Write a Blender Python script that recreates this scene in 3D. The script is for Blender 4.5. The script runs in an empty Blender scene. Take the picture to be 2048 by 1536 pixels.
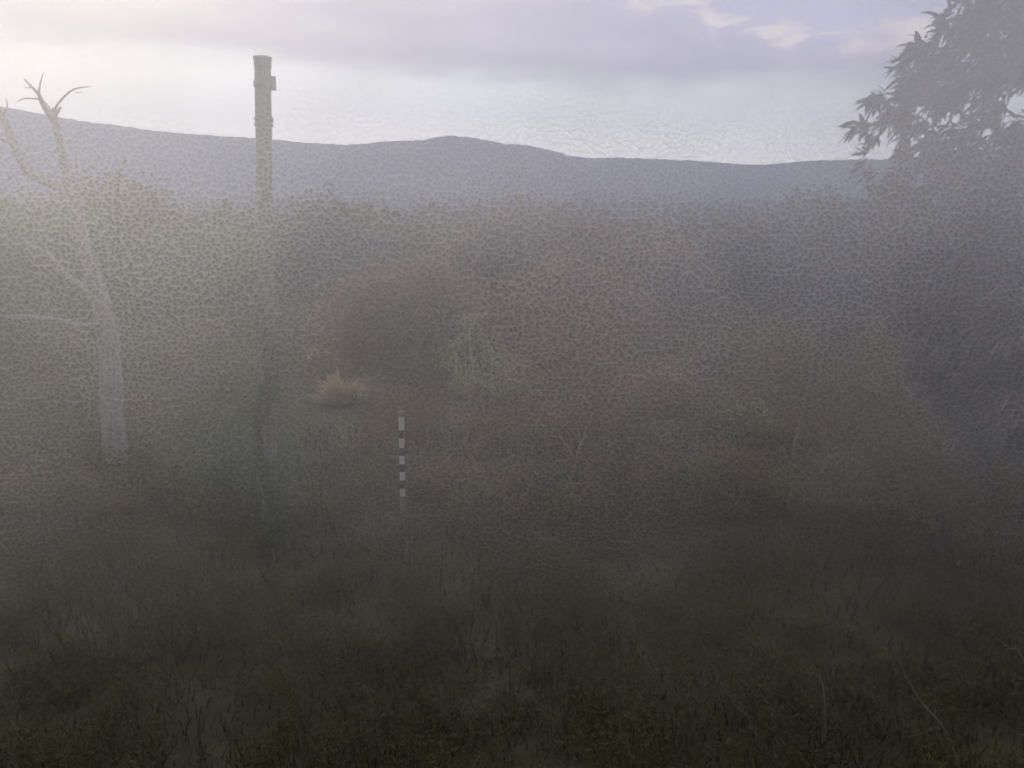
import bpy, math, random
import numpy as np
from mathutils import Vector

C = bpy.context.scene
rng = np.random.default_rng(7)
random.seed(7)

# ------------------------------------------------------------------ camera
F = 1774.0                      # focal length in pixels of the 2048 px wide photograph
PITCH = math.radians(12.2)
EYE = 3.7
cd = bpy.data.cameras.new("camera")
cam = bpy.data.objects.new("camera", cd)
C.collection.objects.link(cam)
cam.location = (0, 0, EYE)
cam.rotation_euler = (math.radians(90) - PITCH, 0, 0)
cd.sensor_width = 36
cd.lens = 36 * F / 2048
cd.clip_start = 0.02
cd.clip_end = 60000
C.camera = cam
C.view_settings.view_transform = 'Standard'
C.view_settings.look = 'None'
C.view_settings.exposure = 0.0
C.view_settings.gamma = 1
C.cycles.max_bounces = 6
C.cycles.volume_bounces = 3
C.cycles.transparent_max_bounces = 8
C.cycles.use_denoising = True
C.cycles.pixel_filter_type = 'BLACKMAN_HARRIS'
C.cycles.filter_width = 1.7

# ------------------------------------------------------------------ light
SUN_AZ, SUN_EL = math.radians(-34), math.radians(17)      # behind thin cloud, up to the left
world = bpy.data.worlds.new("World")
C.world = world
world.use_nodes = True


class NT:
    """small helper that writes shader maths as node chains"""
    def __init__(self, tree):
        self.t = tree

    def n(self, kind, **kw):
        node = self.t.nodes.new(kind)
        for k, v in kw.items():
            setattr(node, k, v)
        return node

    def put(self, sock, v):
        if hasattr(v, 'is_linked') or isinstance(v, bpy.types.NodeSocket):
            self.t.links.new(v, sock)
        else:
            sock.default_value = v

    def m(self, op, a, b=0.0, c=0.0):
        x = self.n('ShaderNodeMath', operation=op)
        self.put(x.inputs[0], a)
        self.put(x.inputs[1], b)
        self.put(x.inputs[2], c)
        return x.outputs[0]

    def step(self, v, lo, hi):
        x = self.n('ShaderNodeMapRange', interpolation_type='SMOOTHERSTEP')
        self.put(x.inputs[0], v)
        x.inputs[1].default_value = lo
        x.inputs[2].default_value = hi
        x.inputs[3].default_value = 0
        x.inputs[4].default_value = 1
        return x.outputs[0]

    def lin(self, v, lo, hi, a, b):
        x = self.n('ShaderNodeMapRange')
        self.put(x.inputs[0], v)
        for i, q in zip((1, 2, 3, 4), (lo, hi, a, b)):
            x.inputs[i].default_value = q
        return x.outputs[0]

    def mix(self, f, a, b):
        x = self.n('ShaderNodeMix', data_type='RGBA')
        self.put(x.inputs[0], f)
        self.put(x.inputs[6], a if not isinstance(a, tuple) else (*a, 1))
        self.put(x.inputs[7], b if not isinstance(b, tuple) else (*b, 1))
        return x.outputs[2]

    def xyz(self, a, b, c):
        x = self.n('ShaderNodeCombineXYZ')
        for i, q in enumerate((a, b, c)):
            self.put(x.inputs[i], q)
        return x.outputs[0]

    def noise(self, vec, scale, detail=3.0, rough=0.5, distort=0.0):
        x = self.n('ShaderNodeTexNoise')
        self.put(x.inputs['Vector'], vec)
        x.inputs['Scale'].default_value = scale
        x.inputs['Detail'].default_value = detail
        x.inputs['Roughness'].default_value = rough
        x.inputs['Distortion'].default_value = distort
        return x.outputs['Fac']


w = world.node_tree
w.nodes.clear()
k = NT(w)
tc = k.n('ShaderNodeTexCoord')
sep = k.n('ShaderNodeSeparateXYZ')
w.links.new(tc.outputs['Generated'], sep.inputs[0])
X, Y, Z = sep.outputs
el = k.m('MULTIPLY', k.m('ARCSINE', Z), 57.2958)          # degrees above the horizon
az = k.m('MULTIPLY', k.m('ARCTAN2', X, Y), 57.2958)       # degrees right of north
sky = k.n('ShaderNodeTexSky')
sky.sky_type = 'NISHITA'
sky.sun_disc = False
sky.sun_elevation = SUN_EL
sky.sun_rotation = SUN_AZ
sky.air_density = 1.0
sky.dust_density = 3.0
v1 = k.xyz(k.m('MULTIPLY', az, 0.055), k.m('MULTIPLY', el, 0.26), 0.0)
n1 = k.noise(v1, 1.3, 5, 0.55, 0.3)
n2 = k.noise(k.xyz(k.m('MULTIPLY', az, 0.11), k.m('MULTIPLY', el, 0.30), 4.0), 2.6, 6, 0.6, 0.2)
n1c = k.m('SUBTRACT', n1, 0.5)
n2c = k.m('SUBTRACT', n2, 0.5)
# base of the cloud bank, lower towards the right
base = k.m('ADD', k.lin(az, -30, 30, 7.6, 4.9), k.m('MULTIPLY', n1c, 2.6))
above = k.m('ADD', k.m('SUBTRACT', el, base), k.m('MULTIPLY', n2c, 1.1))
bank = k.step(above, -0.7, 2.1)
# its lit cumulus tops at the right, open sky above them
top = k.m('ADD', k.lin(az, 1, 15, 13.5, 8.3), k.m('MULTIPLY', n2c, 4.0))
over = k.m('SUBTRACT', el, top)
opening = k.m('MULTIPLY', k.step(over, -0.8, 3.0), k.lin(az, 40, 70, 1.0, 0.3))
rim = k.m('MULTIPLY', k.step(over, -1.5, 0.1), k.m('SUBTRACT', 1.0, k.step(over, 0.1, 1.7)))
rim = k.m('MULTIPLY', rim, k.step(n2, 0.42, 0.62))
clear_low = k.mix(k.step(el, 0.5, 7), (18.0, 17.3, 15.4), (14.0, 14.5, 14.0))
clear = k.mix(0.12, clear_low, sky.outputs[0])
grey = k.mix(k.step(az, -32, 12), (8.6, 7.9, 7.2), (6.6, 6.2, 8.0))
grey = k.mix(k.step(n1, 0.35, 0.7), grey, k.mix(k.step(az, -32, 6), (13.0, 11.0, 9.2), (8.6, 8.0, 9.4)))
grey = k.mix(k.m('MULTIPLY', k.m('SUBTRACT', 1.0, k.step(above, 0.6, 3.0)), 0.5), grey, (4.9, 4.8, 5.7))
blue = k.mix(0.15, (7.4, 7.5, 10.8), sky.outputs[0])
cirr = k.noise(k.xyz(k.m('MULTIPLY', az, 0.05), k.m('MULTIPLY', el, 0.12), 9.0), 3.0, 4, 0.6, 0.4)
blue = k.mix(k.m('MULTIPLY', k.step(cirr, 0.45, 0.7), 0.6), blue, (7.4, 7.2, 8.6))
c = k.mix(bank, clear, grey)
c = k.mix(opening, c, blue)
c = k.mix(k.m('MULTIPLY', rim, 0.75), c, (14.5, 12.6, 11.0))
# the glow where the sun stands behind the cloud
sx, sy, sz = math.sin(SUN_AZ) * math.cos(SUN_EL), math.cos(SUN_AZ) * math.cos(SUN_EL), math.sin(SUN_EL)
dp = k.n('ShaderNodeVectorMath', operation='DOT_PRODUCT')
w.links.new(tc.outputs['Generated'], dp.inputs[0])
dp.inputs[1].default_value = (sx, sy, sz)
glow = k.m('POWER', k.m('MAXIMUM', dp.outputs['Value'], 0.0), 22.0)
c = k.mix(k.m('MULTIPLY', glow, 0.8), c, (10.5, 9.6, 8.6))
# the far side of the sky, away from the sun, is duller
back = k.step(Y, -0.5, 0.6)
c = k.mix(back, (3.4, 3.35, 3.5), c)
high = k.m('SUBTRACT', 1.0, k.step(Z, 0.35, 0.8))
c = k.mix(high, k.mix(k.step(az, -40, 30), (5.0, 4.9, 4.1), (4.9, 4.3, 6.4)), c)
bg = k.n('ShaderNodeBackground')
w.links.new(c, bg.inputs[0])
bg.inputs[1].default_value = 0.125
wo = k.n('ShaderNodeOutputWorld')
w.links.new(bg.outputs[0], wo.inputs[0])

ld = bpy.data.lights.new("sun", 'SUN')
ld.energy = 1.0
ld.angle = math.radians(14)
ld.color = (1.0, 0.9, 0.8)
sun = bpy.data.objects.new("sun", ld)
C.collection.objects.link(sun)
sun.rotation_euler = Vector((sx, sy, sz)).to_track_quat('Z', 'Y').to_euler()


# ------------------------------------------------------------------ helpers
def ray(u, v):
    """direction of the photograph's pixel (u, v), scaled to one metre forward in y"""
    x, y = (u - 1024) / F, -(v - 768) / F
    d = Vector((x, math.cos(PITCH) + y * math.sin(PITCH), -math.sin(PITCH) + y * math.cos(PITCH)))
    return d / d.y


def at(u, v, dist):
    d = ray(u, v)
    return Vector((0, 0, EYE)) + d * dist


def ground(x, y):
    """height of the land: a level bank near the house, then falling to a wide wooded plain"""
    x = np.asarray(x, float)
    y = np.asarray(y, float)
    r = np.sqrt(x * x + y * y)
    t = np.clip((r - 17) / 240, 0, 1)
    z = -46 * (t * t * (3 - 2 * t)) ** 0.75
    z = z + np.clip((r - 17) / 60, 0, 1) * (1.2 * np.sin(x * 0.045 + 1) * np.cos(y * 0.05) + 3 * np.sin(x * 0.011 + 2) * np.sin(y * 0.009))
    z = z + 0.05 * np.sin(x * 1.3 + 0.5) * np.cos(y * 1.1) + 0.03 * np.sin(x * 3.1) * np.cos(y * 2.7)
    return z


def gz(x, y):
    return float(ground(x, y))


def make_mesh(name, verts, faces, mats, smooth=False, parent=None, loc=None):
    me = bpy.data.meshes.new(name)
    verts = np.asarray(verts, np.float32).reshape(-1, 3)
    if isinstance(faces, np.ndarray):
        nf, k_ = faces.shape
        me.vertices.add(len(verts))
        me.vertices.foreach_set('co', verts.ravel())
        me.loops.add(nf * k_)
        me.loops.foreach_set('vertex_index', faces.astype(np.int32).ravel())
        me.polygons.add(nf)
        me.polygons.foreach_set('loop_start', np.arange(0, nf * k_, k_, dtype=np.int32))
        me.polygons.foreach_set('loop_total', np.full(nf, k_, np.int32))
        me.update(calc_edges=True)
        me.validate()
    else:
        me.from_pydata(verts.tolist(), [], faces)
        me.update()
    if smooth:
        me.polygons.foreach_set('use_smooth', np.ones(len(me.polygons), bool))
    for m_ in (mats if isinstance(mats, (list, tuple)) else [mats]):
        me.materials.append(m_)
    o = bpy.data.objects.new(name, me)
    C.collection.objects.link(o)
    if parent is not None:
        o.parent = parent
    if loc is not None:
        o.location = loc
    return o


def tag(o, label=None, cat=None, group=None, kind=None):
    if label:
        o['label'] = label
    if cat:
        o['category'] = cat
    if group:
        o['group'] = group
    if kind:
        o['kind'] = kind
    return o


def thing(name, loc, label, cat, group=None):
    o = bpy.data.objects.new(name, None)
    o.empty_display_size = 0.2
    C.collection.objects.link(o)
    o.location = loc
    return tag(o, label, cat, group)


class MB:
    """collects tubes and boxes into one mesh"""
    def __init__(self):
        self.v, self.f = [], []

    def tube(self, pts, rad, sides=8, rough=0.0):
        pts = [Vector(p) for p in pts]
        if not hasattr(rad, '__len__'):
            rad = [rad] * len(pts)
        base = len(self.v)
        prev = None
        for i, p in enumerate(pts):
            d = (pts[min(i + 1, len(pts) - 1)] - pts[max(i - 1, 0)]).normalized()
            ref = prev if prev is not None else (Vector((1, 0, 0)) if abs(d.x) < 0.8 else Vector((0, 1, 0)))
            a = (ref - d * ref.dot(d)).normalized()
            prev = a
            b = d.cross(a)
            for s in range(sides):
                t = 2 * math.pi * s / sides
                rr = rad[i] * (1 + rough * random.uniform(-1, 1))
                self.v.append(p + (a * math.cos(t) + b * math.sin(t)) * rr)
        for i in range(len(pts) - 1):
            for s in range(sides):
                a0 = base + i * sides + s
                a1 = base + i * sides + (s + 1) % sides
                self.f.append((a0, a1, a1 + sides, a0 + sides))
        self.f.append(tuple(base + s for s in reversed(range(sides))))
        e = base + (len(pts) - 1) * sides
        self.f.append(tuple(e + s for s in range(sides)))
        return self

    def box(self, c, s):
        x, y, z = c
        a, b, d = s[0] / 2, s[1] / 2, s[2] / 2
        n = len(self.v)
        for dx in (-a, a):
            for dy in (-b, b):
                for dz in (-d, d):
                    self.v.append(Vector((x + dx, y + dy, z + dz)))
        for f in ((0, 1, 3, 2), (4, 6, 7, 5), (0, 4, 5, 1), (2, 3, 7, 6), (0, 2, 6, 4), (1, 5, 7, 3)):
            self.f.append(tuple(n + i for i in f))
        return self

    def build(self, name, mat, parent=None, origin=None, smooth=True):
        o0 = Vector(origin) if origin is not None else Vector((0, 0, 0))
        return make_mesh(name, [tuple(v - o0) for v in self.v], self.f, mat, smooth, parent)


def smooth_path(pts, n=4):
    """Catmull-Rom through the points"""
    pts = [Vector(p) for p in pts]
    out = []
    for i in range(len(pts) - 1):
        p0 = pts[max(i - 1, 0)]
        p1, p2 = pts[i], pts[i + 1]
        p3 = pts[min(i + 2, len(pts) - 1)]
        for j in range(n):
            t = j / n
            out.append(0.5 * ((2 * p1) + (p2 - p0) * t + (2 * p0 - 5 * p1 + 4 * p2 - p3) * t * t + (3 * p1 - p0 - 3 * p2 + p3) * t ** 3))
    out.append(pts[-1])
    return out


def lerp_list(vals, n):
    out = []
    for i in range(len(vals) - 1):
        for j in range(n):
            out.append(vals[i] + (vals[i + 1] - vals[i]) * j / n)
    out.append(vals[-1])
    return out


def leaves(centres, normals_dir, length, width, n_per, spread, droop=0.2, fold=False, r=rng):
    """kite-shaped leaf faces round each centre; returns verts, faces"""
    centres = np.asarray(centres, float)
    m = len(centres) * n_per
    c0 = np.repeat(centres, n_per, 0) + r.normal(0, 1, (m, 3)) * spread
    d = r.normal(0, 1, (m, 3))
    if normals_dir is not None:
        d = d * 0.7 + np.repeat(np.asarray(normals_dir, float), n_per, 0)
    d[:, 2] -= droop
    d /= np.linalg.norm(d, axis=1)[:, None] + 1e-9
    s = np.cross(d, r.normal(0, 1, (m, 3)))
    s /= np.linalg.norm(s, axis=1)[:, None] + 1e-9
    L = length * r.uniform(0.6, 1.3, (m, 1))
    W = width * r.uniform(0.6, 1.3, (m, 1))
    nrm = np.cross(d, s)
    if not fold:
        v = np.stack([c0, c0 + d * L * 0.45 + s * W * 0.5, c0 + d * L, c0 + d * L * 0.45 - s * W * 0.5], 1)
        f = np.arange(m * 4).reshape(m, 4)
        return v.reshape(-1, 3), f
    # long leaf: six rim points and a curved midrib, built as four quads
    cur = np.array([0, 0, -1.0]) * L * 0.25
    mid0 = c0
    mid1 = c0 + d * L * 0.35 + cur * 0.1
    mid2 = c0 + d * L * 0.7 + cur * 0.45
    tip = c0 + d * L + cur
    dip = nrm * W * 0.12
    v = np.stack([mid0, mid0 + s * W * 0.08, mid1 + s * W * 0.5 + dip, mid2 + s * W * 0.38 + dip, tip,
                  mid2 - s * W * 0.38 + dip, mid1 - s * W * 0.5 + dip, mid1, mid2], 1)
    q = np.array([[0, 1, 2, 7], [7, 2, 3, 8], [8, 3, 4, 4], [0, 7, 6, 6], [7, 8, 5, 6], [8, 4, 5, 5]])
    f = (np.arange(m)[:, None, None] * 9 + q[None]).reshape(-1, 4)
    return v.reshape(-1, 3), f


def quads_ok(f):
    """splits degenerate quads into triangles; returns a python face list"""
    out = []
    for a in f.tolist():
        out.append(tuple(dict.fromkeys(a)))
    return out


# ------------------------------------------------------------------ materials
def mat(name, col, col2=None, scale=3.0, rough=0.85, col3=None, bump=0.0, bscale=40, trans=0.0, stretch=None, spec=0.3):
    m = bpy.data.materials.new(name)
    m.use_nodes = True
    t = m.node_tree
    b = t.nodes['Principled BSDF']
    q = NT(t)
    co = q.n('ShaderNodeTexCoord')
    vec = co.outputs['Object']
    if stretch:
        mp = q.n('ShaderNodeMapping')
        t.links.new(vec, mp.inputs[0])
        mp.inputs['Scale'].default_value = stretch
        vec = mp.outputs[0]
    if col2:
        f = q.noise(vec, scale, 5, 0.65)
        cc = q.mix(q.step(f, 0.35, 0.65), col, col2)
        if col3:
            g = q.noise(vec, scale * 5.3, 3, 0.6)
            cc = q.mix(q.step(g, 0.52, 0.7), cc, col3)
        t.links.new(cc, b.inputs['Base Color'])
    else:
        b.inputs['Base Color'].default_value = (*col, 1)
    b.inputs['Roughness'].default_value = rough
    b.inputs['Specular IOR Level'].default_value = spec
    if bump:
        bn = q.n('ShaderNodeBump')
        bn.inputs['Strength'].default_value = bump
        bn.inputs['Distance'].default_value = 0.02
        t.links.new(q.noise(vec, bscale, 6, 0.7), bn.inputs['Height'])
        t.links.new(bn.outputs[0], b.inputs['Normal'])
    if trans:
        tr = q.n('ShaderNodeBsdfTranslucent')
        tr.inputs[0].default_value = (*[min(1, x * 1.3) for x in col], 1)
        mx = q.n('ShaderNodeMixShader')
        mx.inputs[0].default_value = trans
        t.links.new(b.outputs[0], mx.inputs[1])
        t.links.new(tr.outputs[0], mx.inputs[2])
        t.links.new(mx.outputs[0], t.nodes['Material Output'].inputs['Surface'])
    return m


M = {
    'soil': mat('soil', (0.065, 0.062, 0.03), (0.05, 0.055, 0.026), 1.5, 0.95, (0.07, 0.055, 0.04), 0.6, 30),
    'grass': mat('grass', (0.055, 0.06, 0.028), (0.07, 0.06, 0.035), 0.9, 0.95, (0.085, 0.075, 0.04), trans=0.2, spec=0.05),
    'under': mat('undergrowth_leaves', (0.13, 0.14, 0.055), (0.17, 0.12, 0.07), 0.6, 0.9, (0.05, 0.055, 0.04), trans=0.2, spec=0.05),
    'bracken': mat('bracken_leaves', (0.20, 0.13, 0.075), (0.13, 0.115, 0.055), 0.7, 0.9, (0.24, 0.16, 0.10), trans=0.2, spec=0.05),
    'brush': mat('brush_leaves', (0.09, 0.09, 0.036), (0.066, 0.062, 0.028), 4.0, 0.9, (0.10, 0.085, 0.04), trans=0.2, spec=0.05),
    'wood': mat('woodland_leaves', (0.11, 0.13, 0.045), (0.19, 0.12, 0.08), 0.02, 0.9, (0.06, 0.065, 0.055), trans=0.15),
    'hill': mat('hill_forest', (0.05, 0.055, 0.05), (0.07, 0.06, 0.055), 0.0035, 0.95, (0.04, 0.045, 0.045)),
    'olive': mat('olive_leaves', (0.18, 0.20, 0.05), (0.12, 0.15, 0.045), 1.5, 0.75, (0.24, 0.23, 0.07), trans=0.25),
    'green': mat('green_leaves', (0.07, 0.12, 0.05), (0.09, 0.12, 0.05), 1.5, 0.7, (0.05, 0.08, 0.04), trans=0.25),
    'dark': mat('dark_leaves', (0.035, 0.04, 0.02), (0.045, 0.045, 0.025), 4.0, 0.9, spec=0.05),
    'grey': mat('grey_green_leaves', (0.10, 0.115, 0.13), (0.11, 0.105, 0.12), 1.3, 0.8, (0.04, 0.045, 0.05), trans=0.2),
    'brown': mat('brown_leaves', (0.26, 0.155, 0.105), (0.18, 0.125, 0.075), 1.4, 0.85, (0.31, 0.165, 0.115), trans=0.2),
    'straw': mat('straw', (0.48, 0.37, 0.21), (0.38, 0.30, 0.16), 4.0, 0.85, (0.54, 0.45, 0.29), trans=0.2),
    'lime': mat('yellow_green_leaves', (0.30, 0.29, 0.10), (0.20, 0.23, 0.08), 3.0, 0.8, (0.36, 0.33, 0.15), trans=0.2),
    'gloss': mat('glossy_leaves', (0.10, 0.09, 0.095), (0.085, 0.09, 0.08), 2.0, 0.6, (0.13, 0.10, 0.10), trans=0.25, spec=0.5),
    'pale': mat('pale_bark', (0.34, 0.29, 0.26), (0.22, 0.20, 0.19), 5.0, 0.9, (0.14, 0.12, 0.11), 0.5, 30, stretch=(3, 3, 0.8)),
    'bark': mat('dark_bark', (0.10, 0.08, 0.07), (0.07, 0.06, 0.05), 6.0, 0.9, (0.14, 0.12, 0.11), 0.5, 30, stretch=(3, 3, 0.8)),
    'twig': mat('twig', (0.20, 0.14, 0.11), (0.13, 0.10, 0.08), 6.0, 0.9),
    'post': mat('weathered_post', (0.20, 0.185, 0.155), (0.13, 0.12, 0.10), 7.0, 0.9, (0.26, 0.24, 0.20), 0.5, 40, stretch=(4, 4, 0.6)),
    'metal': mat('grey_box', (0.18, 0.175, 0.17), (0.14, 0.135, 0.13), 9.0, 0.6),
    'white': mat('white_paint', (0.60, 0.57, 0.48), (0.50, 0.47, 0.40), 18.0, 0.6, (0.45, 0.42, 0.36)),
    'black': mat('dark_paint', (0.03, 0.03, 0.03), (0.045, 0.04, 0.035), 18.0, 0.6),
    'red': mat('faded_red_paint', (0.42, 0.17, 0.14), (0.36, 0.16, 0.14), 18.0, 0.7),
    'rust': mat('mud_stained_paint', (0.34, 0.24, 0.17), (0.24, 0.17, 0.12), 25.0, 0.8),
    'frame': mat('window_wood', (0.22, 0.17, 0.12), (0.16, 0.12, 0.09), 8.0, 0.7, (0.25, 0.2, 0.15), 0.3, 50),
}

# ------------------------------------------------------------------ the land
N = 300
rr = np.concatenate([[0.0], np.geomspace(1.0, 7200, N - 1)])
aa = np.linspace(-math.pi, math.pi, 241)
R_, A_ = np.meshgrid(rr, aa, indexing='ij')
gx, gy = R_ * np.sin(A_), R_ * np.cos(A_)
gzv = ground(gx, gy)
verts = np.stack([gx, gy, gzv], -1).reshape(-1, 3)
na = len(aa)
i0 = (np.arange(N - 1)[:, None] * na + np.arange(na - 1)[None]).ravel()
faces = np.stack([i0, i0 + na, i0 + na + 1, i0 + 1], 1)
land = make_mesh('ground', verts, faces, M['soil'], True)
tag(land, 'dark bare soil and turf under the grass and scrub, reaching to the hills', kind='structure')

# the far ridge, skyline read off the photograph, standing about five kilometres away
SKY = [(-900, 240), (-500, 170), (-200, 190), (0, 213), (60, 224), (120, 236), (190, 247), (250, 254), (300, 262), (400, 271), (500, 277), (560, 282), (620, 288), (700, 292),
       (740, 290), (800, 285), (855, 284), (880, 277), (905, 274), (945, 277), (975, 283), (1010, 290), (1060, 294), (1095, 301), (1140, 314), (1180, 318),
       (1240, 317), (1330, 320), (1390, 323), (1440, 327), (1500, 331), (1545, 329), (1600, 324), (1650, 322), (1760, 320), (1900, 310), (2048, 296), (2300, 260), (2700, 290), (3100, 330)]
su = np.array([s[0] for s in SKY], float)
sv = np.array([s[1] for s in SKY], float)


def ridge(name, dist, depth, curve, label, rough, seed):
    r = np.random.default_rng(seed)
    nu, nd = 700, 60
    U = np.linspace(-850, 3050, nu)
    V = np.array([curve(u) for u in U])
    hts = []
    for u, v in zip(U, V):
        d = ray(u, v)
        hts.append((d.x * dist, EYE + d.z * dist))
    hx = np.array([h[0] for h in hts])
    hz = np.array([h[1] for h in hts])
    vs = []
    ph = r.uniform(0, 6.28, 12)
    for j in range(nd + 1):
        t = j / nd                         # 0 = foot on the near side, 0.55 = crest, 1 = foot on the far side
        yy = dist + (t - 0.55) * depth
        prof = math.sin(min(t / 0.55, 1) * math.pi / 2) ** 1.25 if t <= 0.55 else math.cos((t - 0.55) / 0.45 * math.pi / 2)
        spur = sum(np.sin(hx * (0.0016 * (q + 1)) + ph[q] + yy * 0.0011 * (q - 3)) / (q + 1.5) for q in range(8))
        zz = -50 + (hz + 50) * prof * (1 + 0.16 * spur * (1 - prof) ** 0.7)
        zz = zz + r.normal(0, rough, nu) * (0.3 + prof)
        vs.append(np.stack([hx * (0.75 + 0.25 * yy / dist), np.full(nu, yy), zz], -1))
    vs = np.concatenate(vs)
    i_ = (np.arange(nd)[:, None] * nu + np.arange(nu - 1)[None]).ravel()
    fs = np.stack([i_, i_ + 1, i_ + nu + 1, i_ + nu], 1)
    return tag(make_mesh(name, vs, fs, M['hill'], True), label, kind='structure')


ridge('hills', 5200, 3000, lambda u: float(np.interp(u, su, sv)), 'long blue grey ridge with one low summit along the skyline', 2.2, 3)
ridge('foothills', 2900, 1400, lambda u: 383 + 9 * math.sin(u * 0.004) + 5 * math.sin(u * 0.013 + 1) + 14 * max(0, min(1, (u - 900) / 500)),
      'low wooded rise at the foot of the blue ridge', 1.6, 5)


# ------------------------------------------------------------------ woodland (one far-off mass)
def wood_mass():
    r = np.random.default_rng(21)
    cs, ss = [], []
    n = 7000
    rad = 60 * (2600 / 60) ** r.uniform(0, 1, n)
    ang = r.uniform(-0.72, 0.72, n)
    x, y = rad * np.sin(ang), rad * np.cos(ang)
    z = ground(x, y)
    size = r.uniform(2.2, 4.8, n) * (1 + rad / 900)
    V, Fc = [], []
    off = 0
    for i in range(n):
        m = 150 if rad[i] < 160 else 60 if rad[i] < 420 else 22
        d = r.normal(0, 1, (m, 3))
        d /= np.linalg.norm(d, axis=1)[:, None]
        d[:, 2] = np.abs(d[:, 2]) * 1.15 - 0.25
        c = np.array([x[i], y[i], z[i] + size[i] * 1.15]) + d * size[i] * r.uniform(0.6, 1.0, (m, 1))
        a = r.normal(0, 1, (m, 3))
        a /= np.linalg.norm(a, axis=1)[:, None]
        b = np.cross(a, r.normal(0, 1, (m, 3)))
        b /= np.linalg.norm(b, axis=1)[:, None]
        s = size[i] * (0.10 if m == 150 else 0.2 if m == 60 else 0.4)
        v = np.stack([c - a * s, c + b * s * 0.8, c + a * s, c - b * s * 0.8], 1).reshape(-1, 3)
        V.append(v)
        Fc.append(np.arange(m * 4).reshape(m, 4) + off)
        off += m * 4
    o = make_mesh('woodland', np.concatenate(V), np.concatenate(Fc), M['wood'])
    tag(o, 'hazy grey green woodland spreading over the plain below the ridge', kind='stuff')


wood_mass()


# ------------------------------------------------------------------ trees and shrubs
def tree(name, label, cat, base, centre, radii, leaf, bark, n_clump=150, per=40, llen=0.09, lw=0.05, trunk_r=0.09,
         limbs=7, seed=1, group=None, spread=0.14, droop=0.2, shell=0.55, stems=1, foliage_name='crown'):
    """base on the ground, crown centred at CENTRE; trunk and limbs are one mesh, the foliage another"""
    r = np.random.default_rng(seed)
    random.seed(seed)
    base, centre = Vector(base), Vector(centre)
    t = thing(name, base, label, cat, group)
    d = r.normal(0, 1, (n_clump, 3))
    d /= np.linalg.norm(d, axis=1)[:, None]
    q = r.uniform(shell, 1.0, (n_clump, 1)) ** 0.8
    lump = 1 + 0.22 * np.sin(d[:, :1] * 5 + seed) * np.cos(d[:, 2:] * 6 + seed * 2) + r.normal(0, 0.07, (n_clump, 1))
    c0 = d * q * lump * np.asarray(radii) + np.array(centre)
    mb = MB()
    fork = base.lerp(centre, 0.45)
    fork = Vector((fork.x, fork.y, base.z + (centre.z - base.z) * 0.5))
    for s in range(stems):
        b = base + Vector((random.uniform(-1, 1), random.uniform(-1, 1), 0)) * trunk_r * 2.2 * (stems > 1)
        e = centre + Vector((random.uniform(-.5, .5) * radii[0], random.uniform(-.5, .5) * radii[1], 0)) * (0.9 if stems > 1 else 0.25)
        md = b.lerp(e, 0.5) + Vector((random.uniform(-1, 1), random.uniform(-1, 1), 0)) * 0.06 * (e - b).length
        p = smooth_path([b - Vector((0, 0, 0.08)), md, e, e + Vector((0, 0, radii[2] * 0.5))], 5)
        mb.tube(p, lerp_list([trunk_r, trunk_r * 0.72, trunk_r * 0.4, trunk_r * 0.1], 5), 8, 0.06)
        for j in range(limbs):
            c1 = Vector(c0[random.randrange(n_clump)])
            st = p[random.randrange(3, len(p) - 2)]
            mid = st.lerp(c1, 0.5) + Vector((random.uniform(-1, 1), random.uniform(-1, 1), random.uniform(0, 1))) * 0.12 * (c1 - st).length
            q_ = smooth_path([st, mid, c1], 4)
            mb.tube(q_, lerp_list([trunk_r * 0.42, trunk_r * 0.25, trunk_r * 0.06], 4), 6, 0.06)
    mb.build('trunk' if stems == 1 else 'stems', bark, t, base)
    v, f = leaves(c0 - np.array(base), d * 0.5, llen, lw, per, spread, droop, r=r)
    make_mesh(foliage_name, v, f, leaf, False, t)
    return t


def px_tree(name, label, cat, u, vbase, vc, ru, rv, dist, leaf, bark, **kw):
    """a tree whose crown centre stands on the sight line (u, vc) at DIST metres; RU, RV its half width and half height in photo pixels"""
    c_ = at(u, vc, dist)
    rx, rz = ru * dist / F, rv * dist / F
    b = Vector((c_.x, c_.y, gz(c_.x, c_.y)))
    return tree(name, label, cat, b, c_, (rx, rx * 0.9, rz), leaf, bark, **kw)


W = 'trees in the wooded hollow behind the pole and the scrub'
px_tree('olive_tree', 'olive green broad crown at the far left behind the pale dead tree', 'tree', 60, 0, 560, 210, 165, 26, M['olive'], M['bark'], seed=2, n_clump=220, per=70, llen=.22, lw=.13, spread=.3, trunk_r=.2)
px_tree('brown_tree', 'brownish rounded tree top rising over the plain just right of the dead tree', 'tree', 225, 0, 500, 125, 125, 32, M['brown'], M['bark'], seed=3, n_clump=200, per=60, llen=.22, lw=.13, spread=.3, trunk_r=.2)
px_tree('green_tree', 'mid green tree directly left of the tall pole', 'tree', 400, 0, 620, 150, 150, 30, M['olive'], M['bark'], seed=4, n_clump=200, per=60, llen=.22, lw=.13, spread=.3, trunk_r=.2)
px_tree('green_tree', 'grey green tree directly right of the tall pole', 'tree', 650, 0, 560, 130, 130, 34, M['grey'], M['bark'], seed=5, n_clump=200, per=60, llen=.24, lw=.14, spread=.3, trunk_r=.2)
px_tree('brown_tree', 'faded brown tree in the hollow above the striped stake', 'tree', 800, 0, 635, 150, 105, 21, M['brown'], M['pale'], seed=6, n_clump=200, per=60, llen=.15, lw=.08, spread=.2, trunk_r=.1)
px_tree('brown_tree', 'mauve brown tree in the middle of the hollow, below the low summit', 'tree', 1060, 0, 500, 170, 80, 44, M['brown'], M['bark'], seed=7, n_clump=200, per=60, llen=.28, lw=.16, spread=.4, trunk_r=.2)
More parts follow.
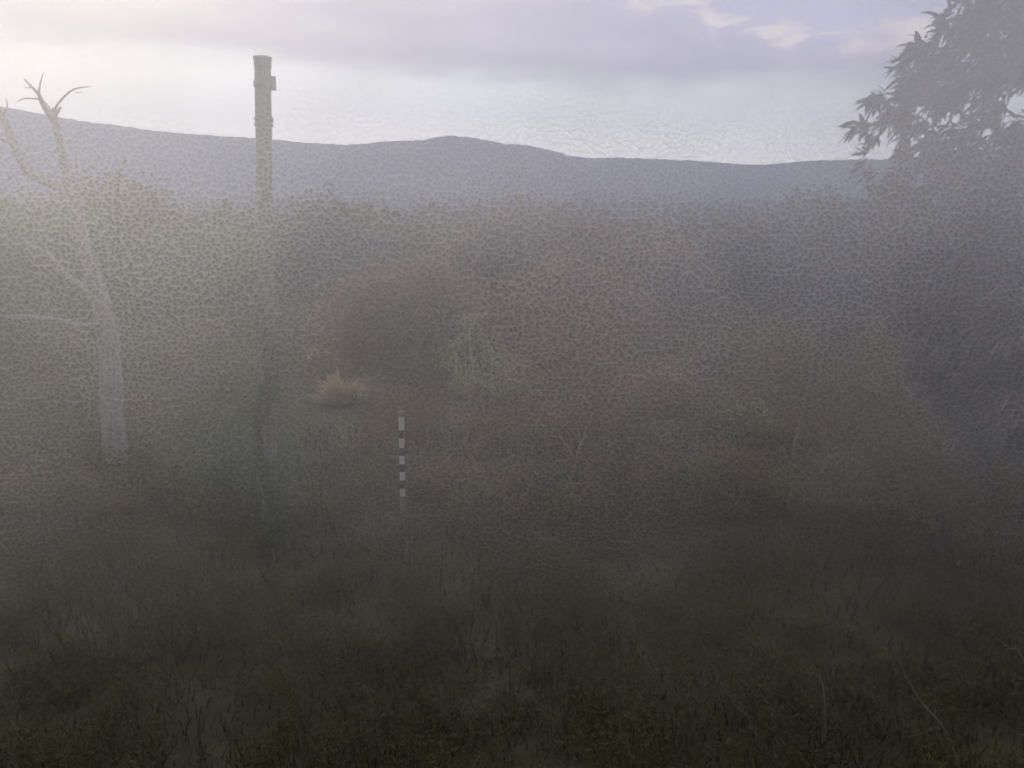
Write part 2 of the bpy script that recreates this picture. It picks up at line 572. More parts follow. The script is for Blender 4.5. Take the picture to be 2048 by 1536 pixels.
px_tree('brown_tree', 'reddish brown tree right of centre beside the blue grey trees', 'tree', 1310, 0, 610, 130, 120, 27, M['brown'], M['bark'], seed=8, n_clump=180, per=60, llen=.2, lw=.12, spread=.28, trunk_r=.14)
px_tree('brown_tree', 'wide reddish brown domed tree in the centre with a pale clearing under it', 'tree', 1130, 0, 645, 190, 105, 20, M['brown'], M['pale'], seed=18, n_clump=240, per=60, llen=.15, lw=.08, spread=.2, trunk_r=.1)
px_tree('grey_tree', 'blue grey tree in the hollow right of the reddish brown one', 'tree', 1480, 0, 620, 140, 150, 30, M['grey'], M['bark'], seed=9, n_clump=200, per=60, llen=.22, lw=.13, spread=.3, trunk_r=.2)
px_tree('grey_tree', 'blue grey tree close against the large leaved tree', 'tree', 1670, 0, 560, 150, 170, 34, M['grey'], M['bark'], seed=10, n_clump=220, per=60, llen=.24, lw=.14, spread=.3, trunk_r=.2)

px_tree('shrub', 'brown shrub on thin V shaped stems right of the striped stake', 'shrub', 1150, 945, 720, 165, 120, 11.6, M['brown'], M['twig'], seed=11, n_clump=110, per=26, llen=.07, lw=.035, spread=.11, trunk_r=.012, stems=4, limbs=6, foliage_name='foliage', shell=.3)
px_tree('shrub', 'yellow green bush with pale upright stems in the middle of the scrub', 'shrub', 1000, 790, 752, 75, 48, 15.5, M['lime'], M['pale'], seed=12, n_clump=60, per=26, llen=.07, lw=.035, spread=.1, trunk_r=.015, stems=4, limbs=4, foliage_name='foliage')
px_tree('shrub', 'small grey green bush with pale flecks on the right of the scrub', 'shrub', 1490, 880, 850, 55, 45, 13, M['lime'], M['pale'], seed=13, n_clump=40, per=22, llen=.06, lw=.03, spread=.09, trunk_r=.01, stems=3, limbs=4, foliage_name='foliage')
px_tree('shrub', 'rust tinted bush behind the striped stake near the right hand trees', 'shrub', 1330, 790, 770, 80, 60, 15, M['brown'], M['twig'], seed=14, n_clump=60, per=26, llen=.07, lw=.035, spread=.12, trunk_r=.012, stems=4, limbs=4, foliage_name='foliage')
px_tree('shrub', 'dark leafy bush under the pale dead tree', 'shrub', 90, 900, 870, 130, 80, 13.2, M['green'], M['bark'], seed=15, n_clump=110, per=30, llen=.08, lw=.045, spread=.12, trunk_r=.015, stems=4, limbs=5, foliage_name='foliage')
px_tree('shrub', 'green bush round the foot of the tall pole', 'shrub', 480, 980, 930, 120, 80, 10.2, M['green'], M['bark'], seed=16, n_clump=90, per=30, llen=.07, lw=.04, spread=.11, trunk_r=.012, stems=4, limbs=5, foliage_name='foliage')
px_tree('shrub', 'dull grey green bush under the large leaved tree at the right edge', 'shrub', 1900, 1010, 900, 190, 150, 8.6, M['under'], M['bark'], seed=17, n_clump=150, per=34, llen=.07, lw=.035, spread=.12, trunk_r=.018, stems=5, limbs=6, foliage_name='foliage')


# ------------------------------------------------------------------ scrub and grass
def scrub(name, label, mat_, n, seed, keep_fn):
    r = np.random.default_rng(seed)
    V, Fc, off = [], [], 0
    y = 9.6 + (46 - 9.6) * r.uniform(0, 1, n) ** 1.3
    x = r.uniform(-0.72, 0.72, n) * y
    ok = keep_fn(x / y, y, r.uniform(0, 1, n))
    x, y = x[ok], y[ok]
    h = r.uniform(0.25, 0.75, len(x)) * np.clip((y - 7.5) / 6, 0.35, 1.6)
    # the clearing under the brown trees stays low
    h = np.where((np.abs(x / y + 0.0) < 0.26) & (y > 13.5) & (y < 24), h * 0.3, h)
    # keep the survey stake, yellow tussock and path to them open
    for X0, Y0, rad_ in KEEP:
        ok = (np.hypot(x - X0, y - Y0) > rad_) & ~((np.abs(x - X0 * y / Y0) < rad_ * 0.55) & (y < Y0))
        x, y, h = x[ok], y[ok], h[ok]
    z = ground(x, y)
    for i in range(len(x)):
        m = 11
        c_ = np.stack([r.normal(x[i], h[i] * .55, m), r.normal(y[i], h[i] * .55, m), z[i] + r.uniform(0.05, 1, m) * h[i]], -1)
        s = max(1.0, y[i] / 14)
        v, f = leaves(c_, None, 0.07 * s, 0.035 * s, 26, 0.11 * s, -0.2, r=r)
        V.append(v)
        Fc.append(f + off)
        off += len(v)
    tag(make_mesh(name, np.concatenate(V), np.concatenate(Fc), mat_), label, kind='stuff')


def blades(n, x, y, hgt, wid, mat_, name, lean=0.45, seed=5):
    r = np.random.default_rng(seed)
    z = ground(x, y)
    p = np.stack([x, y, z - 0.01], -1)
    a = r.uniform(0, 2 * math.pi, n)
    side = np.stack([np.cos(a), np.sin(a), np.zeros(n)], -1) * (wid * r.uniform(.6, 1.4, n))[:, None]
    le = r.normal(0, lean, (n, 2))
    H = hgt * r.uniform(0.5, 1.3, n)
    m1 = p + np.stack([le[:, 0] * H * .3, le[:, 1] * H * .3, H * .6], -1)
    tp = p + np.stack([le[:, 0] * H * .95, le[:, 1] * H * .95, H * (1 - 0.25 * np.hypot(le[:, 0], le[:, 1]))], -1)
    v = np.stack([p - side, p + side, m1 + side * .7, m1 - side * .7, tp], 1).reshape(-1, 3)
    b = np.arange(n)[:, None] * 5
    q1 = b + np.array([[0, 1, 2, 3]])
    t1 = b + np.array([[3, 2, 4]])
    fl = q1.tolist() + t1.tolist()
    return v, fl


stake_p = at(805, 1028, 9.9)
tuft_p = at(680, 800, 15.5)
KEEP = [(stake_p.x, stake_p.y, 0.45), (tuft_p.x, tuft_p.y, 0.75)]
scrub('undergrowth', 'tangled olive scrub between the brush in front and the trees', M['under'], 1100, 33, lambda a, y, q: q < 0.35 + 0.65 * (np.abs(a + 0.02) > 0.24))
scrub('bracken', 'brownish dying bracken in the middle of the scrub', M['bracken'], 1000, 34, lambda a, y, q: q < 0.15 + 0.85 * (np.abs(a - 0.03) < 0.27))


def meadow():
    n = 22000
    r = np.random.default_rng(44)
    y = 2.2 + (13.5 - 2.2) * r.uniform(0, 1, n) ** 1.25
    x = r.uniform(-0.80, 0.80, n) * (y + 1.0)
    patch = 0.5 + 0.5 * np.sin(x * 1.7 + 1.1 * np.sin(y * 1.3)) * np.cos(y * 1.9 + np.sin(x * 2.1))
    h = (0.10 + 0.22 * patch) * r.uniform(0.6, 1.3, n)
    v, f = blades(n, x, y, h, 0.0035 + 0.0005 * y, M['grass'], 'grass', 0.55, 45)
    tag(make_mesh('grass', v, f, M['grass']), 'rough dark uncut grass covering the bank in front', kind='stuff')


meadow()


def brush():
    r = np.random.default_rng(46)
    n = 7500
    y = 2.0 + (10.8 - 2.0) * r.uniform(0, 1, n) ** 1.1
    x = r.uniform(-0.8, 0.8, n) * (y + 1.2)
    ok = np.sin(x * 2.9 + 1.5 * np.sin(y * 1.7)) * np.cos(y * 3.1 + np.sin(x * 2.3)) + r.normal(0, .5, n) > -0.35
    ok &= (np.hypot(x - stake_p.x, y - stake_p.y) > 0.3)
    x, y = x[ok], y[ok]
    m = len(x)
    hh = (0.16 + 0.20 * np.sin(x * 1.9 + 2) * np.cos(y * 1.4 + 1)).clip(0.06, 1) * r.uniform(0.4, 1.5, m)
    c_ = np.stack([x, y, ground(x, y) + hh], -1)
    v, f = leaves(c_, None, 0.042, 0.013, 64, 0.065, -0.5, r=r)
    v[:, 2] = np.maximum(v[:, 2], ground(v[:, 0], v[:, 1]) + 0.003)
    tag(make_mesh('brush', v, f, M['brush']), 'low dark olive leafy brush covering the bank in front', kind='stuff')


brush()

# straw coloured tussock
def tussock(u, v, dist, wpx, hpx, label, seed, leaf='straw', n=900):
    r = np.random.default_rng(seed)
    c_ = at(u, v, dist)
    b = np.array([c_.x, c_.y, gz(c_.x, c_.y)])
    w_, h_ = wpx * dist / F, hpx * dist / F
    a = r.uniform(0, 6.283, n)
    rad = np.sqrt(r.uniform(0, 1, n)) * w_ * .28
    p = np.stack([np.cos(a) * rad, np.sin(a) * rad, np.zeros(n)], -1)
    out = np.stack([np.cos(a), np.sin(a), np.zeros(n)], -1)
    L = (h_ * r.uniform(.3, 1.1, n) * (0.78 + 0.22 * np.sin(a * 3 + seed) + 0.14 * np.sin(a * 7)))[:, None]
    k_ = r.uniform(.0, 1.2, n)[:, None]
    out = out + r.normal(0, .35, (n, 3)) * np.array([1, 1, .25])
    up = np.array([0, 0, 1.0])
    m1 = p + out * k_ * w_ * .18 + up * L * .6
    t1 = p + out * k_ * w_ * .42 + up * L * (1 - .35 * k_)
    s = np.stack([-np.sin(a), np.cos(a), np.zeros(n)], -1) * 0.008
    vv = np.stack([p - s, p + s, m1 + s, m1 - s, t1], 1).reshape(-1, 3)
    bb = np.arange(n)[:, None] * 5
    fl = (bb + np.array([[0, 1, 2, 3]])).tolist() + (bb + np.array([[3, 2, 4]])).tolist()
    o = make_mesh('tussock', vv, fl, M[leaf], loc=tuple(b))
    return tag(o, label, 'grass clump')


tussock(682, 803, 15.5, 96, 74, 'bright straw yellow clump of dry grass left of the striped stake', 51)
tussock(640, 730, 19.5, 60, 60, 'small pale dry clump just behind the bright straw yellow one', 52, n=400)
tussock(1335, 770, 17.5, 70, 40, 'dull tan dry clump right of the wide reddish brown tree', 54, n=350)
tussock(925, 790, 16.0, 60, 78, 'thin pale green upright clump beside the yellow green bush', 53, 'lime', 300)

# ------------------------------------------------------------------ the dead tree
def dead_tree():
    D = 12.0
    base = at(232, 925, D)
    base.z = gz(base.x, base.y)
    t = thing('dead_tree', base, 'pale leafless dead tree with a forked top at the left', 'tree')
    P = lambda u, v, dd=0.0: at(u, v, D + dd)
    random.seed(5)
    mb = MB()
    px = D / F
    main = [base - Vector((0, 0, .1)), P(226, 860), P(222, 760), P(214, 660), P(190, 560), P(166, 480, .1), P(152, 400, .1)]
    mb.tube(smooth_path(main, 5), lerp_list([25 * px, 23 * px, 22 * px, 20 * px, 16 * px, 14 * px, 13 * px], 5), 12, 0.05)
    mb.build('trunk', M['pale'], t, base)

    def limb(pts, rads, n=5, sides=8):
        b = MB()
        b.tube(smooth_path([P(*q) for q in pts], n), lerp_list([q * px for q in rads], n), sides, 0.09)
        return b.build('limb', M['pale'], t, base)
    limb([(154, 415, .1), (136, 350, .1), (122, 300, .1), (114, 262, .1), (107, 222, .1)], [12, 10, 8, 7.5, 6])
    limb([(112, 245, .1), (97, 228, .15), (84, 205, .2), (78, 190, .2), (62, 172, .25), (47, 157, .3)], [6, 5.5, 4.5, 3.5, 2, .8])
    limb([(78, 190, .2), (80, 170, .2), (87, 144, .2)], [2, 1.6, .7])
    limb([(80, 199, .2), (66, 197, .1), (48, 197, 0), (33, 204, -.1)], [1.8, 1.5, 1.2, .7])
    limb([(107, 226, .1), (116, 208, 0), (134, 188, -.1), (152, 177, -.2), (180, 173, -.3)], [3, 2.2, 1.8, 1.6, .6])
    limb([(103, 224, .1), (96, 211, .2), (89, 204, .2)], [2, 1.4, 1.0])
    limb([(110, 232, .1), (118, 220, .1), (122, 214, .1)], [3.5, 2.8, 1.5])
    limb([(104, 228, .1), (106, 214, .1)], [3, 1.0])
    limb([(160, 440, .1), (120, 380, .3), (60, 345, .5), (34, 302, .6), (18, 262, .7), (4, 232, .8), (-20, 190, .9)], [11, 10, 9, 8.5, 8, 6.5, 4])
    limb([(30, 300, .6), (16, 285, .5), (0, 278, .4), (-20, 270, .4)], [3, 2.4, 2, 1.2])
    limb([(60, 345, .5), (36, 350, .4), (20, 355, .4), (12, 372, .4)], [3, 2, 1.6, .8])
    limb([(140, 330, .1), (120, 300, -.1), (100, 312, -.2), (66, 326, -.3)], [2.4, 2, 1.6, .8])
    limb([(128, 292, .1), (140, 282, .3), (158, 268, .4), (178, 256, .5)], [2.4, 2.2, 1.6, .7])
    limb([(206, 640, 0), (180, 652, -.2), (148, 650, -.3), (110, 640, -.5), (40, 634, -.6), (-30, 632, -.7)], [7, 6.5, 7, 6, 5, 4])
    limb([(196, 610, 0), (168, 575, .3), (132, 548, .5), (96, 508, .7), (62, 490, .8), (38, 470, 1)], [8, 6.5, 5, 4.5, 3, 1])
    limb([(4, 232, .8), (14, 215, .7), (12, 196, .6)], [2.4, 1.4, .6])
    limb([(40, 318, .6), (56, 300, .5), (60, 282, .4)], [2.2, 1.4, .6])
    limb([(136, 350, .1), (120, 345, .2), (104, 352, .3), (92, 366, .3)], [2.2, 1.8, 1.2, .6])
    limb([(150, 395, .1), (163, 372, .2), (165, 352, .3), (176, 338, .3)], [2.6, 1.8, 1.2, .5])
    limb([(150, 184, -.1), (158, 186, -.1), (165, 182, -.1)], [1.0, .8, .4], 3, 5)
    limb([(64, 173, .25), (54, 176, .3), (46, 172, .3)], [1.2, .9, .4], 3, 5)
    limb([(12, 372, .4), (4, 388, .4), (-8, 396, .4)], [1.6, 1.2, .5])
    limb([(126, 510, .5), (112, 540, .4), (84, 556, .4)], [3, 2.2, .8])


dead_tree()


def snag():
    D = 24.0
    b = at(237, 400, D)
    base = Vector((b.x, b.y, gz(b.x, b.y)))
    t = thing('dead_tree', base, 'thin bare twiggy snag sticking out of the brownish rounded tree', 'tree')
    P = lambda u, v: at(u, v, D)
    px = D / F
    mb = MB()
    mb.tube(smooth_path([base, P(236, 470), P(237, 375), P(239, 340), P(235, 322)], 5), lerp_list([4.5 * px, 3.5 * px, 2.2 * px, 1.4 * px, .5 * px], 5), 7, .1)
    mb.build('trunk', M['bark'], t, base)
    for pts, rd in (([(239, 344), (222, 350), (205, 346), (188, 346)], [1.4, 1.3, 1, .5]), ([(238, 350), (245, 335), (248, 318)], [1.2, .9, .4]),
                    ([(222, 350), (214, 352)], [.8, .4])):
        b2 = MB()
        b2.tube(smooth_path([P(*q) for q in pts], 4), lerp_list([q * px for q in rd], 4), 6, .1)
        b2.build('limb', M['bark'], t, base)


snag()


# ------------------------------------------------------------------ the tall pole
def pole():
    D = 9.0
    base = at(541, 1085, D)
    base.z = gz(base.x, base.y)
    top = at(525, 118, D)
    t = thing('wooden_pole', base, 'tall grey weathered pole with a capped top and small side box', 'pole')
    px = D / F
    mb = MB()
    n = 26
    pts = [base.lerp(top, i / n) for i in range(n + 1)]
    pts[0] = base - Vector((0, 0, .2))
    random.seed(9)
    mb.tube(pts, [(16.5 - 1.0 * i / n) * px for i in range(n + 1)], 16, 0.03)
    mb.build('shaft', M['post'], t, base)
    a = (top - base).normalized()
    cb = MB()
    cb.tube([top - a * .012, top + a * 0.004, top + a * .02, top + a * .026], [17 * px, 18 * px, 17.5 * px, 13 * px], 16, .02)
    cb.tube([top - a * .075, top - a * .013], [16.5 * px, 16.5 * px], 16, .02)
    cb.build('cap', M['post'], t, base)
    # side box with its bracket
    c_ = at(544, 168, D - 0.02)
    bb = MB()
    bb.box(c_, (13 * px, .06, 23 * px))
    bb.box(c_ + Vector((0, 0, 12.5 * px)), (15 * px, .066, 2 * px))
    bx_ = bb.build('box', M['metal'], t, base, smooth=False)
    for v in (168, 238, 250):
        q = at(526.5 + (v - 168) * .013, v, D)
        h = .03 if v == 168 else .012
        rg = MB()
        rg.tube([q - a * h, q + a * h], [18.4 * px, 18.4 * px], 16)
        rg.build('band', M['metal'], t, base)
    q = at(543, 240, D - .02)
    MB().box(q, (5 * px, .03, 10 * px)).build('bracket', M['metal'], t, base, smooth=False)
    # the vine winding up its lower part: a plant of its own
    vt = thing('climbing_vine', base + Vector((0, -.05, 0)), 'thin green vine climbing the lower half of the tall pole', 'plant')
    r = np.random.default_rng(61)
    random.seed(61)
    pts, cs = [], []
    H = (at(526, 322, D) - base).length
    m = 70
    for i in range(m + 1):
        h = H * i / m
        an = -1.9 + 1.3 * math.sin(i * .22) + .25 * math.sin(i * .9)
        rad = (18.5 - i * .02) * px
        p = base + a * h + Vector((math.cos(an) * rad, math.sin(an) * rad, 0))
        pts.append(p)
        if i < m * .9:
            cs.append(tuple(p - (base + Vector((0, -.05, 0)))))
    vm = MB()
    vm.tube(pts, [0.006 - .004 * i / m for i in range(m + 1)], 6)
    vm.build('stem', M['lime'], vt, base + Vector((0, -.05, 0)))
    cs = np.array(cs)
    dens = np.linspace(1, 0, len(cs))
    rep = np.repeat(cs, (2 + 60 * dens ** 1.3).astype(int), 0)
    rep = rep + r.normal(0, 1, rep.shape) * np.array([.065, .06, .05])
    v, f = leaves(rep, None, .06, .04, 2, .02, .4, r=r)
    make_mesh('foliage', v, f, M['green'], False, vt)


pole()


# ------------------------------------------------------------------ the banded survey stake
def stake():
    D = 9.9
    base = at(806, 1030, D)
    base.z = gz(base.x, base.y)
    top = at(802.5, 822, D)
    t = thing('marker_stake', base, 'thin survey stake banded white and dark standing in the scrub', 'stake')
    bands = [(822, 833, 'rust'), (833, 860, 'white'), (860, 876, 'black'), (876, 895, 'white'), (895, 911, 'black'), (911, 928, 'white'),
             (928, 944, 'black'), (944, 961, 'white'), (961, 978, 'black'), (978, 995, 'white'), (995, 1030, 'rust')]
    px = D / F
    axis = base - top

    def pt(v):
        return top + axis * ((v - 822) / (1030 - 822))
    for i, (a, b, c_) in enumerate(bands):
        mb = MB()
        e = 0.12 if i == len(bands) - 1 else 0
        mb.tube([pt(a), pt(b) - Vector((0, 0, e))], [5.6 * px, 5.6 * px], 14)
        mb.build('band', M[c_], t, base, smooth=False)


stake()


# ------------------------------------------------------------------ the large leaved tree at the right
def right_tree():
    r = np.random.default_rng(71)
    random.seed(71)
    D = 7.2
    px = D / F
    base = Vector((4.75, 7.4, 0))
    base.z = gz(base.x, base.y)
    t = thing('large_leaved_tree', base, 'evergreen tree with long drooping leaves filling the right edge', 'tree')
    # whorl centres through the crown's volume, its left outline as in the photograph
    edge_v = [-260, -120, -20, 40, 100, 180, 240, 300, 360, 460, 600, 760, 900]
    edge_u = [2130, 2055, 1980, 1920, 1862, 1800, 1765, 1765, 1768, 1765, 1785, 1860, 1960]
    cs, ds = [], []
    core = Vector((4.9, 7.4, 3.9))
    while len(cs) < 3300:
        v = r.uniform(-330, 900)
        e = np.interp(v, edge_v, edge_u)
        u = e + (2700 - e) * r.uniform(0, 1) ** 1.2
        dist = D + r.normal(0, 1) * 0.75 * min(1, (u - e) / 300 + .25) + .2
        if 250 < v < 330 and 1755 < u < 1850 and r.uniform() < .8:
            continue
        if 160 < v < 230 and (1925 < u < 1975 or u > 2020) and r.uniform() < .75:
            continue
        if 60 < v < 140 and 1800 < u < 1860 and r.uniform() < .6:
            continue
        if math.sin(u * .045 + 2 * math.sin(v * .021)) * math.cos(v * .05 + 1.5 * math.sin(u * .017)) > 0.66 and v < 330 and r.uniform() < .85:
            continue
        p = at(u + r.normal(0, 14), v, dist)
        cs.append(p)
        ds.append((p - core).normalized())
    for _ in range(26):
        v = r.uniform(-60, 320)
        e = np.interp(v, edge_v, edge_u)
        p = at(e - r.uniform(12, 44), v, D + r.normal(0, .3))
        cs.append(p)
        ds.append((p - core).normalized())
    C0 = np.array([tuple(c_ - base) for c_ in cs])
    D0 = np.array([tuple(d) for d in ds])
    V, Fc, off = [], [], 0
    # whorls of leaves at each twig end
    v, f = leaves(C0, D0 * .75 + np.array([-.4, 0, -.25]), .145, .032, 12, .02, .3, fold=True, r=r)
    make_mesh('crown', v, quads_ok(f), M['gloss'], False, t)
    mb = MB()
    p = smooth_path([base - Vector((0, 0, .1)), base + Vector((.05, 0, 1.2)), base + Vector((0.1, .05, 2.4)), core + Vector((0, 0, .8)), core + Vector((.1, 0, 2.2))], 6)
    mb.tube(p, lerp_list([.13, .11, .09, .06, .02], 6), 10, .05)
    mb.build('trunk', M['bark'], t, base)
    for i in range(46):
        c_ = cs[i * 23 % len(cs)]
        st = p[random.randrange(7, len(p) - 1)]
        mid = st.lerp(c_, .55) + Vector((0, 0, .15))
        b = MB()
        b.tube(smooth_path([st, mid, c_], 4), lerp_list([.028, .014, .004], 4), 6, .05)
        b.build('limb', M['bark'], t, base)


right_tree()


# pale slender sapling in front of the grey trees
def thin_trunks():
    for u0, u1, v0, v1, lab in ((948, 941, 800, 655, 'pale thin trunk standing alone in the clearing left of the yellow green bush'),
                                (975, 984, 798, 690, 'shorter pale trunk close against the yellow green bush'),
                                (905, 912, 792, 700, 'faint pale stem at the left end of the clearing')):
        D = 17.0
        b = at(u0, v0, D)
        b.z = gz(b.x, b.y)
        t = thing('sapling', b, lab, 'tree')
        p_ = D / F
        mb = MB()
        mb.tube(smooth_path([b - Vector((0, 0, .05)), at((u0 * 2 + u1) / 3 + 3, (v0 * 2 + v1) / 3, D), at(u1, (v0 + 2 * v1) / 3, D + .1), at(u1 - 2, v1, D + .2)], 4),
                lerp_list([4.2 * p_, 3.6 * p_, 2.6 * p_, .8 * p_], 4), 7, .08)
        mb.build('trunk', M['straw'], t, b)
        r = np.random.default_rng(int(u0))
        pts = np.array([tuple(at(r.normal(u1, 16), r.normal(v1 + 8, 18), D + r.normal(0, .15)) - b) for _ in range(26)])
        v, f = leaves(pts, None, .07, .035, 14, .08, .2, r=r)
        make_mesh('crown', v, f, M['lime'], False, t)


thin_trunks()


def forked():
    D = 11.2
    b = at(1148, 952, D)
    b.z = gz(b.x, b.y)
    t = thing('sapling', b, 'small pale forked sapling in a V shape right of the striped stake', 'tree')
    p_ = D / F
    P = lambda u, v: at(u, v, D)
    mb = MB()
    for pts, rd in (([b - Vector((0, 0, .05)), P(1150, 925), P(1157, 900), P(1170, 868), P(1184, 828)], [3.2, 2.8, 2.2, 1.6, .5]),
                    ([P(1150, 930), P(1142, 905), P(1128, 884), P(1118, 868)], [2.2, 1.8, 1.3, .5]),
                    ([P(1154, 910), P(1160, 880), P(1158, 850), P(1166, 812)], [1.8, 1.4, 1.0, .4])):
        mb.tube(smooth_path(pts, 4), lerp_list([q * p_ for q in rd], 4), 6, .08)
    mb.build('trunk', M['pale'], t, b)


forked()


def sapling():
    D = 11.0
    base = at(1578, 965, D)
    base.z = gz(base.x, base.y)
    t = thing('sapling', base, 'slender pale leaning sapling left of the large leaved tree', 'tree')
    P = lambda u, v, dd=0: at(u, v, D + dd)
    px = D / F
    mb = MB()
    mb.tube(smooth_path([base - Vector((0, 0, .05)), P(1590, 900), P(1612, 810), P(1635, 700), P(1642, 600), P(1650, 520)], 4), lerp_list([6 * px, 5.5 * px, 5 * px, 4 * px, 3 * px, 1 * px], 4), 8, .06)
    mb.build('trunk', M['twig'], t, base)
    r = np.random.default_rng(81)
    pts = np.array([tuple(P(r.normal(1655, 40), r.normal(600, 60), r.normal(0, .3)) - base) for _ in range(60)])
    v, f = leaves(pts, None, .07, .03, 14, .08, .2, r=r)
    make_mesh('crown', v, f, M['grey'], False, t)


sapling()


# ------------------------------------------------------------------ long dry stems in the foreground at the right
def stem(label, pts, rads, dist, seed, m='straw', twigs=()):
    random.seed(seed)
    q = [at(u, v, dist + dd) for u, v, dd in pts]
    base = Vector(q[0])
    base.z = gz(base.x, base.y)
    t = thing('dry_stem', base, label, 'plant stem')
    px = dist / F * 0.75
    b = MB()
    b.tube(smooth_path([base] + q[1:], 6), lerp_list([x * px for x in rads], 6), 6, .08)
    b.build('stalk', M[m], t, base)
    for tw in twigs:
        c_ = MB()
        c_.tube(smooth_path([at(u, v, dist + dd) for u, v, dd in tw], 4), lerp_list([1.3 * px] + [.8 * px] * (len(tw) - 2) + [.3 * px], 4), 5)
        c_.build('twig', M[m], t, base)


M['dry'] = mat('dry_stem', (0.13, 0.11, 0.075), (0.09, 0.075, 0.05), 6.0, 0.85, spec=0.05)
stem('long pale curved dry stem with forked tip in the lower right grass', [(1960, 1560, 0), (1900, 1480, .1), (1840, 1400, .2), (1806, 1340, .3), (1786, 1270, .3), (1786, 1215, .3)], [3.5, 3, 2.8, 2.2, 1.6, .6], 4.6, 91, 'dry',
     [[(1790, 1290, .3), (1779, 1317, .3), (1768, 1308, .3)], [(1845, 1405, .2), (1800, 1385, .1), (1770, 1360, 0)]])
stem('dry stem leaning in from the right edge of the grass', [(2120, 1420, 0), (2048, 1325, .1), (2015, 1295, .2), (1975, 1260, .3)], [2.6, 2.2, 1.6, .5], 5.0, 92, 'dry')
stem('short broad dry blade left of the long curved stem', [(1660, 1420, 0), (1648, 1385, .1), (1632, 1345, .2), (1610, 1300, .3)], [1.6, 3.0, 2.0, .4], 5.2, 93, 'dry')
stem('faint dry stem standing left of the short broad blade', [(1560, 1500, 0), (1500, 1440, .1), (1462, 1400, .2), (1400, 1280, .4), (1370, 1160, .5)], [1.8, 1.6, 1.4, 1.2, .5], 5.0, 94, 'dry')
stem('pair of thin dry stalks below the bush at the right edge', [(1980, 1000, 0), (1960, 960, .1), (1935, 925, .1), (1910, 895, .2)], [1.6, 1.5, 1.2, .5], 7.2, 95, 'dry', [[(1960, 960, .1), (1930, 945, .1), (1905, 935, .1)]])

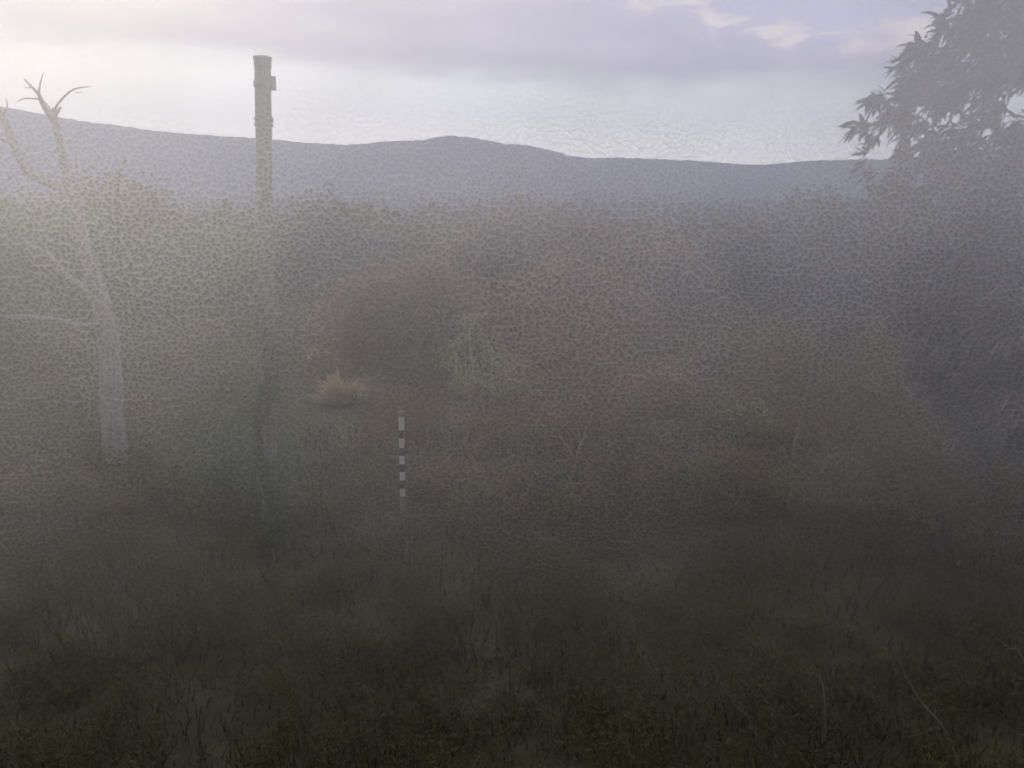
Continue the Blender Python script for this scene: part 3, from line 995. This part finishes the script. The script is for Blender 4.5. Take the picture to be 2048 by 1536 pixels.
# ------------------------------------------------------------------ the fogged window the view is seen through
def window():
    yw, xh, z0, z1 = 0.55, 2.4, 2.2, 5.0
    root = thing('fogged_window', (0, yw, 0), 'wide window whose pane is misted with fine beads of condensation', 'window')
    m = bpy.data.materials.new('condensation')
    m.use_nodes = True
    t = m.node_tree
    t.nodes.clear()
    q = NT(t)
    out = q.n('ShaderNodeOutputMaterial')
    co = q.n('ShaderNodeTexCoord')
    sp = q.n('ShaderNodeSeparateXYZ')
    t.links.new(co.outputs['Object'], sp.inputs[0])
    x, z = sp.outputs[0], sp.outputs[2]
    flat = q.xyz(x, z, 0.0)
    # beads: rounded cells with brighter rims
    wv = q.n('ShaderNodeTexNoise')
    t.links.new(flat, wv.inputs['Vector'])
    wv.inputs['Scale'].default_value = 25
    off = q.n('ShaderNodeVectorMath', operation='SCALE')
    t.links.new(wv.outputs['Color'], off.inputs[0])
    off.inputs['Scale'].default_value = 0.004
    add = q.n('ShaderNodeVectorMath', operation='ADD')
    t.links.new(flat, add.inputs[0])
    t.links.new(off.outputs[0], add.inputs[1])
    mp = q.n('ShaderNodeMapping')
    t.links.new(add.outputs[0], mp.inputs[0])
    mp.inputs['Scale'].default_value = (1.0, 1.2, 1.0)
    vo = q.n('ShaderNodeTexVoronoi')
    vo.voronoi_dimensions = '2D'
    vo.feature = 'F1'
    t.links.new(mp.outputs[0], vo.inputs['Vector'])
    vo.inputs['Scale'].default_value = 325
    vo.inputs['Randomness'].default_value = 0.9
    rimv = q.step(vo.outputs['Distance'], 0.02, 0.56)
    s1 = q.n('ShaderNodeSeparateXYZ')
    t.links.new(mp.outputs[0], s1.inputs[0])
    s2 = q.n('ShaderNodeSeparateXYZ')
    t.links.new(vo.outputs['Position'], s2.inputs[0])
    lift = q.m('SUBTRACT', s1.outputs[1], s2.outputs[1])
    rimv = q.m('MULTIPLY', rimv, q.lin(lift, -0.0018, 0.0018, 0.4, 1.3))
    big = q.noise(flat, 9, 4, 0.6)
    amp = q.lin(q.noise(flat, 5, 2, 0.5), 0.35, 0.7, 0.35, 1.0)
    # the mist is thick at the top left and thins out downwards and to the right
    dz = q.m('POWER', q.lin(z, 3.30, 3.74, 0.0, 1.0), 1.6)
    left = q.m('MULTIPLY', q.lin(x, -0.35, 0.35, 1.18, 1.16), q.m('ADD', 1.0, q.m('MULTIPLY', q.step(z, 3.60, 3.80), q.lin(x, -0.3, 0.35, 0.4, 1.4))))
    body = q.m('MULTIPLY', q.m('MULTIPLY', dz, left), q.lin(big, 0.3, 0.7, 0.85, 1.15))
    bead = q.m('ADD', 0.69, q.m('MULTIPLY', q.m('MULTIPLY', q.m('MULTIPLY', rimv, q.m('MULTIPLY', amp, q.step(z, 3.34, 3.56))), q.m('SUBTRACT', 1.0, q.m('MULTIPLY', q.step(z, 3.69, 3.78), 0.80))), 0.80))
    dens = q.m('MULTIPLY', q.m('MULTIPLY', body, bead), DENS)
    pv = q.n('ShaderNodeVolumePrincipled')
    pv.inputs['Color'].default_value = (0.965, 0.972, 0.925, 1)
    pv.inputs['Anisotropy'].default_value = 0.66
    t.links.new(dens, pv.inputs['Density'])
    t.links.new(pv.outputs[0], out.inputs['Volume'])
    mb = MB().box((0, 0, (z0 + z1) / 2), (2 * xh, 0.001, z1 - z0))
    mb.build('pane', m, root, smooth=False)
    fr = MB()
    for s in (-1, 1):
        fr.box((s * (xh + .053), 0, z1 / 2 + .05), (.1, .1, z1 + .1))
    fr.box((0, 0, z1 + .053), (2 * xh, .094, .1))
    fr.build('frame', M['frame'], root, smooth=False)
    MB().box((0, 0, z0 - .053), (2 * xh, .16, .1)).build('sill', M['frame'], root, smooth=False)


DENS = 515.0
window()

# ------------------------------------------------------------------ air
hz = bpy.data.materials.new('haze')
hz.use_nodes = True
hz.node_tree.nodes.clear()
ho = hz.node_tree.nodes.new('ShaderNodeOutputMaterial')
hv = hz.node_tree.nodes.new('ShaderNodeVolumePrincipled')
hv.inputs['Color'].default_value = (0.52, 0.61, 1.0, 1)
hv.inputs['Density'].default_value = 0.00012
hv.inputs['Anisotropy'].default_value = 0.3
hz.node_tree.links.new(hv.outputs[0], ho.inputs['Volume'])
hb = MB().box((0, 0, 290), (15000, 15000, 720))
tag(hb.build('haze', hz, smooth=False), 'thin bluish haze in the air in front of the ridge', kind='stuff')
